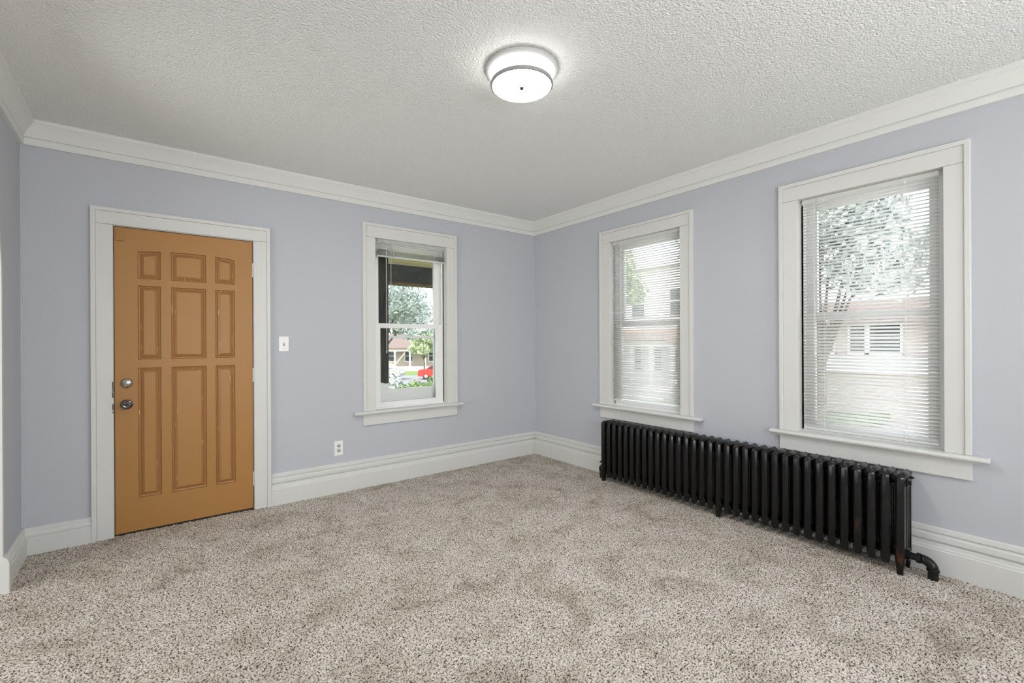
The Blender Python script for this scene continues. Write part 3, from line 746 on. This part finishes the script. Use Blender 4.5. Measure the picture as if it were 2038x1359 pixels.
def foliage(name, blobs, n, size, mat, parent):
    bl = np.array(blobs, float)                      # x y z rx ry rz
    vol = bl[:, 3]*bl[:, 4]*bl[:, 5]; idx = rng.choice(len(bl), n, p=vol/vol.sum())
    d = rng.normal(size=(n, 3)); d /= np.linalg.norm(d, axis=1)[:, None]
    rad_ = rng.uniform(.35, 1.0, n)**.5
    c = bl[idx, :3]+d*rad_[:, None]*bl[idx, 3:]
    a = rng.normal(size=(n, 3)); a /= np.linalg.norm(a, axis=1)[:, None]
    u = np.cross(a, d); u /= np.linalg.norm(u, axis=1)[:, None]+1e-9
    v = np.cross(u, a)
    s = size*rng.uniform(.6, 1.3, n)[:, None]
    P = np.stack([c-u*s, c-v*s*.45, c+u*s, c+v*s*.45], 1).reshape(-1, 3)
    me = bpy.data.meshes.new(name)
    me.vertices.add(n*4); me.vertices.foreach_set('co', P.ravel())
    me.loops.add(n*4); me.loops.foreach_set('vertex_index', np.arange(n*4))
    me.polygons.add(n); me.polygons.foreach_set('loop_start', np.arange(n)*4); me.polygons.foreach_set('loop_total', np.full(n, 4))
    me.update(); me.materials.append(mat)
    o = bpy.data.objects.new(name, me); col.objects.link(o); o.parent = parent; tag(o, kind='stuff')
    return o
def tree(name, loc, h, cr, n, size, mat, label, trunk=.18, low=.35, cat='tree', group=None):
    r = empty(name, loc); tag(r, label, cat, group)
    b = MB(); b.tube([(0, 0, -.1), (.1, 0, h*.25), (-.05, .08, h*.5), (.05, 0, h*.8)], [trunk, trunk*.85, trunk*.6, trunk*.2], 9)
    bl = []
    for k in range(9):
        a = k*2.4; rr = cr*random.uniform(.35, .75); z = h*random.uniform(low+.1, .9)
        tip = (math.cos(a)*rr, math.sin(a)*rr, z)
        b.tube([(0, 0, h*(low*.8)), (tip[0]*.5, tip[1]*.5, z*.75+h*low*.15), tip], [trunk*.45, trunk*.25, trunk*.08], 6)
        q = cr*random.uniform(.35, .55); bl.append((*tip, q, q, q*.75))
    b.build('trunk_and_branches', M_BARK, r, smooth=True)
    bl.append((0, 0, h*.75, cr*.6, cr*.6, h*.22))
    foliage('foliage', bl, n, size, mat, r)
    return r
def shrub(loc, rx, h, n, size, mat, label, group=None):
    r = empty('garden_shrub', loc); tag(r, label, 'shrub', group)
    b = MB()
    for k in range(5):
        a = k*1.3; b.tube([(0, 0, -.05), (math.cos(a)*rx*.3, math.sin(a)*rx*.3, h*.5), (math.cos(a)*rx*.5, math.sin(a)*rx*.5, h*.85)], [.03, .02, .008], 5)
    b.build('stems', M_BARK, r)
    foliage('foliage', [(0, 0, h*.5, rx, rx, h*.5), (rx*.4, -.1, h*.45, rx*.6, rx*.6, h*.4), (-rx*.4, .1, h*.4, rx*.6, rx*.6, h*.4)], n, size, mat, r)
    return r

# ground: yard slopes down from the house to the streets
def terrain(name, pts, mat):
    b = MB(); b.rings([[(x, y, z) for x, y, z in pts], [(x, y, z-.15) for x, y, z in pts]]); return tag(b.build(name, mat), kind='structure')
terrain('ground_yard', [(-30, .4, -1.25), (40, .4, -1.25), (40, 30, -2.45), (-30, 30, -2.45)], M_GRASS)
terrain('ground_side_yard', [(.4, -30, -1.3), (8.8, -30, -1.5), (8.8, .4, -1.5), (.4, .4, -1.25)], M_WALK)
terrain('ground_far', [(-40, 30, -2.45), (90, 30, -2.45), (90, 110, -2.45), (-40, 110, -2.45)], M_GRASS)
terrain('ground_side_far', [(8.8, -40, -1.6), (90, -40, -1.6), (90, .4, -1.6), (8.8, .4, -1.6)], M_WALK)
terrain('ground_corner', [(8.8, .4, -1.6), (40, .4, -1.6), (40, 16, -1.62), (8.8, 16, -1.62)], M_WALK)
terrain('street', [(-30, 33, -2.41), (90, 33, -2.41), (90, 43, -2.41), (-30, 43, -2.41)], M_ROAD)

# porch outside the door wall
po = empty('porch', (-1.6, 1.3, -1.25)); tag(po, 'dark-beamed front porch with tan ceiling boards seen through the window right of the door', 'porch')
px0, pz = -1.6, -1.25
def pob(): return MB()
for k in range(13):
    y0 = .18+k*.165
    b = MB(); b.box(-2.9, 2.6, y0-1.3+.003, y0-1.3+.162, 2.44-pz, 2.465-pz)
    b.build('ceiling_board', M_PLANK, po)
b = MB(); b.box(-2.9, 2.6, 2.26-1.3, 2.40-1.3, 2.185-pz, 2.44-pz); b.build('beam', M_BEAM, po, bevel=.004)
b = MB(); b.box(-2.9, 2.6, 2.25-1.3, 2.41-1.3, 2.145-pz, 2.185-pz); b.build('beam_trim', M_BEAMEDGE, po, bevel=.004)
b = MB(); b.rings([[(x, -1.1, 2.47-pz), (x, 1.35, 2.47-pz), (x, 1.35, 2.52-pz), (x, -1.1, 3.1-pz)] for x in (-3.0, 2.7)]); b.build('porch_roof', M_ROOF, po)
b = MB(); b.box(-2.9, 2.6, -1.1, 1.12, 1.10, 1.18); b.build('deck', M_WALK, po)
for x in (-2.8, 2.45):
    b = MB(); b.box(x-.07, x+.07, .98, 1.10, 0, 2.15-pz); b.build('porch_post', M_BEAM, po, bevel=.005)

def rotz_dir(dx, dy): return math.atan2(dy, dx)
ACROSS = rotz_dir(.794, -.607)          # local x of things across the front street

def siding(b, x0, x1, y, z0, z1, dirn=-1):
    z = z0
    while z < z1:
        zt = min(z+.16, z1)
        b.add([(x0, y+dirn*.022, z), (x1, y+dirn*.022, z), (x1, y+dirn*.004, zt), (x0, y+dirn*.004, zt), (x0, y, z), (x1, y, z), (x1, y, zt), (x0, y, zt)],
              [(0, 1, 2, 3), (4, 7, 6, 5), (0, 4, 5, 1), (3, 2, 6, 7), (0, 3, 7, 4), (1, 5, 6, 2)]); z += .16
def house_window(r, x, y, z, w_, h_, bars=True):
    b = MB(); t = .07
    b.box(x-w_/2-t, x-w_/2, y-.08, y, z-t, z+h_+t); b.box(x+w_/2, x+w_/2+t, y-.08, y, z-t, z+h_+t)
    b.box(x-w_/2, x+w_/2, y-.08, y, z+h_, z+h_+t); b.box(x-w_/2-t, x+w_/2+t, y-.10, y, z-t, z)
    if bars: b.box(x-w_/2, x+w_/2, y-.06, y-.02, z+h_/2-.025, z+h_/2+.025)
    o = b.build('window', M_OUTWHITE, r); b = MB(); b.box(x-w_/2, x+w_/2, y-.04, y-.03, z, z+h_); b.build('pane', M_SHADEGLASS, o)

def house(name, loc, rz, W, D, h, label, sid, roofm, cols=5, rise=2.4, wins=(), porch=True, gable=False, pw=None, ph=None, proof=None):
    r = empty(name, loc, rz); tag(r, label, 'house')
    b = MB(); b.box(-W/2, W/2, .03, D, 0, h); siding(b, -W/2, W/2, .03, .5, h); b.build('siding', sid, r)
    b = MB()
    if gable: b.rings([[(-W/2-.4, y, h-.1), (W/2+.4, y, h-.1), (0, y, h+rise)] for y in (-.4, D+.4)])
    else: b.rings([[(x, -.5, h-.1), (x, D+.5, h-.1), (x, D/2, h+rise)] for x in (-W/2-.4, W/2+.4)])
    b.build('roof', roofm, r)
    if gable:
        for s in (-1, 1):
            b = MB(); b.rings([[(s*(W/2+.45), y, h-.16), (s*(W/2+.45), y, h+.06), (0, y, h+rise+.1), (0, y, h+rise-.12)] for y in (-.48, -.40)]); b.build('rake_board', M_OUTWHITE, r)
    for (x, z, a, c) in wins: house_window(r, x, .0, z, a, c)
    if porch:
        pw = pw or (-W/2, W/2); p0, p1 = pw; h = ph or h
        b = MB(); b.rings([[(x, -2.4, h-.55), (x, 0, h-.55), (x, 0, h+.25), (x, -2.4, h-.35)] for x in (p0-.2, p1+.2)]); b.build('porch_roof', proof or roofm, r)
        b = MB(); b.box(p0, p1, -2.25, -2.1, h-.80, h-.55); b.build('porch_beam', M_OUTWHITE, r)
        b = MB(); b.box(p0, p1, -2.3, 0, 0, .55); b.build('porch_floor', M_WALK, r)
        for k in range(cols):
            x = p0+.12+(p1-p0-.24)*k/(cols-1)
            b = MB(); b.box(x-.09, x+.09, -2.26, -2.08, .55, h-.8); b.box(x-.13, x+.13, -2.3, -2.04, .55, .68); b.box(x-.13, x+.13, -2.3, -2.04, h-.92, h-.8); b.build('porch_column', M_OUTWHITE, r)
    return r
# house across the front street
hr_ = house('house', (23.6, 51.4, -2.45), ACROSS, 10, 8, 3.35, 'tan house with brown roof and white-columned porch across the front street', M_SIDING, M_ROOF, 6, 1.5, wins=((-4, 1.2, 1, 1.4), (-1.6, 1.2, 1, 1.4), (1.6, 1.2, 1, 1.4), (4.2, 1.2, 1, 1.4)))
b = MB(); b.rings([[(-3.0, y, .6), (-3.0, y, .75), (-1.6, y, 2.45), (-1.6, y, 2.3)] for y in (-2.32, -2.26)]); b.build('stair_rail', M_OUTWHITE, hr_)
# houses seen through the blinds of the right-hand wall
h2 = house('house', (16.2, 0.2, -1.6), ROT_R, 8.6, 8, 3.55, 'low rosy-sided house with small white gable, behind the blind of the right-hand window', M_SIDING3, M_ROOF, 2, 1.0, wins=((-2.2, 2.45, .75, 1.05), (-1.05, 2.45, .5, 1.05), (-.35, 2.45, .9, 1.05)), porch=False)
b = MB(); b.box(-3.2, 1.1, -.35, 0, 1.75, 2.3); b.build('porch_wall', M_OUTWHITE, h2)
b = MB(); b.rings([[(-3.6, y, 3.5), (-1.9, y, 3.5), (-2.75, y, 4.5)] for y in (-.6, -.1)]); b.build('front_gable', M_OUTWHITE, h2)
b = MB(); n = 12; b.rings([[(1.35+.55+.42*math.cos(PI*k/n), y, 2.75+.28*math.sin(PI*k/n)) for k in range(n+1)]+[(1.35+.13, y, 1.55), (1.35+.97, y, 1.55)] for y in (-.12, 0)]); b.build('arched_door', M_OUTWHITE, h2)
h3 = house('house', (19.0, 10.6, -1.6), ROT_R, 9.0, 8, 7.2, 'tall pale house with red porch roof, behind the blind of the narrow window', M_SIDING2, M_OUTWHITE, 5, 1.6, wins=((-2.4, 1.2, .8, 1.3), (-1.0, 1.2, .8, 1.3), (.6, 1.2, .8, 1.3), (-2.2, 4.4, .9, 1.4), (.4, 4.4, .9, 1.4)), porch=True, pw=(-3.6, 1.6), ph=3.35, proof=M_ROOFR)
b = MB(); b.rings([[(1.6, y, .5), (1.6, y, .72), (3.3, y, 2.1), (3.3, y, 1.88)] for y in (-2.6, -2.45)]); b.build('stair_rail', M_OUTWHITE, h3)

# cars on the front street
def car(name, loc, rz, paint, label, suv):
    r = empty(name, loc, rz); tag(r, label, 'car')
    L, Wd = 4.6, 1.8
    if suv: body = [(-2.25, .35), (2.25, .35), (2.3, .65), (2.2, .98), (1.2, 1.08), (-2.2, 1.10), (-2.3, .7)]; cab = [(-2.12, 1.09), (1.1, 1.07), (.35, 1.66), (-1.9, 1.68)]
    else: body = [(-2.25, .32), (2.25, .32), (2.3, .6), (2.15, .84), (1.15, .95), (-1.5, 1.0), (-2.2, .95), (-2.3, .6)]; cab = [(-1.6, .99), (1.0, .95), (.25, 1.40), (-.95, 1.43)]
    def loft(pr, w0, w1, inset):
        b = MB(); cz = sum(p[1] for p in pr)/len(pr); cx = sum(p[0] for p in pr)/len(pr)
        def sc_(k): return [(cx+(x-cx)*k, z if z < cz else cz+(z-cz)*(.5+.5*k)) for x, z in pr]
        b.rings([[(x, y, z) for x, z in sc_(k)] for y, k in ((-w0, .95), (-w0+inset, 1), (w0-inset, 1), (w0, .95))]); return b
    loft(body, Wd/2, 0, .1).build('car_body', paint, r, smooth=True)
    loft(cab, Wd/2-.12, 0, .12).build('cabin', paint, r, smooth=True)
    cx = sum(p[0] for p in cab)/4; cz = sum(p[1] for p in cab)/4
    for s in (-1, 1):
        b = MB(); gp = [(cx+(x-cx)*.86, cz+(z-cz)*.72) for x, z in cab]
        b.rings([[(x, s*(Wd/2-.14+d), z) for x, z in gp] for d in (0, .035)]); b.build('side_window', M_SHADEGLASS, r)
    (xa, za), (xb, zb) = cab[1], cab[2]
    b = MB(); b.rings([[(xa+.03+o, y, za+.04), (xb+.03+o, y*.88, zb-.05), (xb+.0+o, y*.88, zb-.06), (xa+o, y, za+.03)] for y, o in ((-.68, .01), (.68, .01))]); b.build('windscreen', M_SHADEGLASS, r)
    for x in (-1.45, 1.45):
        for s in (-1, 1):
            o = MB().lathe((x, s*.80, .33), (0, s, 0), [(0, -.1), (.31, -.1), (.33, -.08), (.33, .08), (.31, .1), (.2, .1), (0, .08)], 18).build('wheel', M_TIRE, r, smooth=True)
            MB().lathe((x, s*.905, .33), (0, s, 0), [(0, -.01), (.19, -.01), (.17, .012), (0, .02)], 12).build('hubcap', M_SILVER, o, smooth=True)
    for s in (-1, 1): MB().box(2.14, 2.29, s*.45, s*.82, .66, .80).build('headlamp', M_LENS, r, bevel=.02)
car('parked_car', (13.4, 39.6, -2.41), ACROSS, M_SILVER, 'silver sport utility vehicle parked on the street outside the window right of the door', True)
car('parked_car', (18.5, 36.2, -2.41), ACROSS, M_RED, 'red sedan parked on the street beyond the garden shrubs', False)

# trees and shrubs
tree('street_tree', (9.15, 28.5, -2.4), 9.5, 4.5, 9000, .15, M_LEAF2, 'leafy grey-green tree filling the upper view of the window right of the door', .22, .38)
tree('street_tree', (28.4, 71, -2.4), 12, 6, 6000, .3, M_LEAF2, 'tall pale tree rising behind the tan house', .3, .3)
tree('yard_tree', (10.9, 0.7, -1.5), 9, 3.5, 12000, .12, M_LEAF2, 'open grey-green yard tree behind the blind of the right-hand window', .13, .27)
tree('street_tree', (19.6, 42.5, -2.4), 5.0, 1.9, 3500, .16, M_LEAF, 'small light green tree in front of the tan house porch', .09, .42)
tree('yard_tree', (12.6, 10.4, -1.6), 8.5, 2.6, 6000, .14, M_LEAF, 'pale green yard tree behind the blind of the narrow window', .18, .45)
# garden shrubs below the porch
shrub((1.75, 7.0, -1.5), .75, 1.8, 3500, .055, M_LEAF3, 'dark green garden shrub nearest the right sash of the window right of the door')
shrub((.0, 7.3, -1.5), .75, 1.45, 2600, .05, M_LEAF, 'pale green low garden shrub beside the shaded stile, outside the window right of the door')
shrub((3.2, 12.5, -1.75), 1.0, 1.85, 3000, .07, M_LEAF2, 'grey-green shrub near the street, left of the dark shrub')
shrub((5.9, 12.6, -1.75), 1.0, 1.9, 3000, .07, M_LEAF3, 'dark shrub near the street in front of the red sedan')
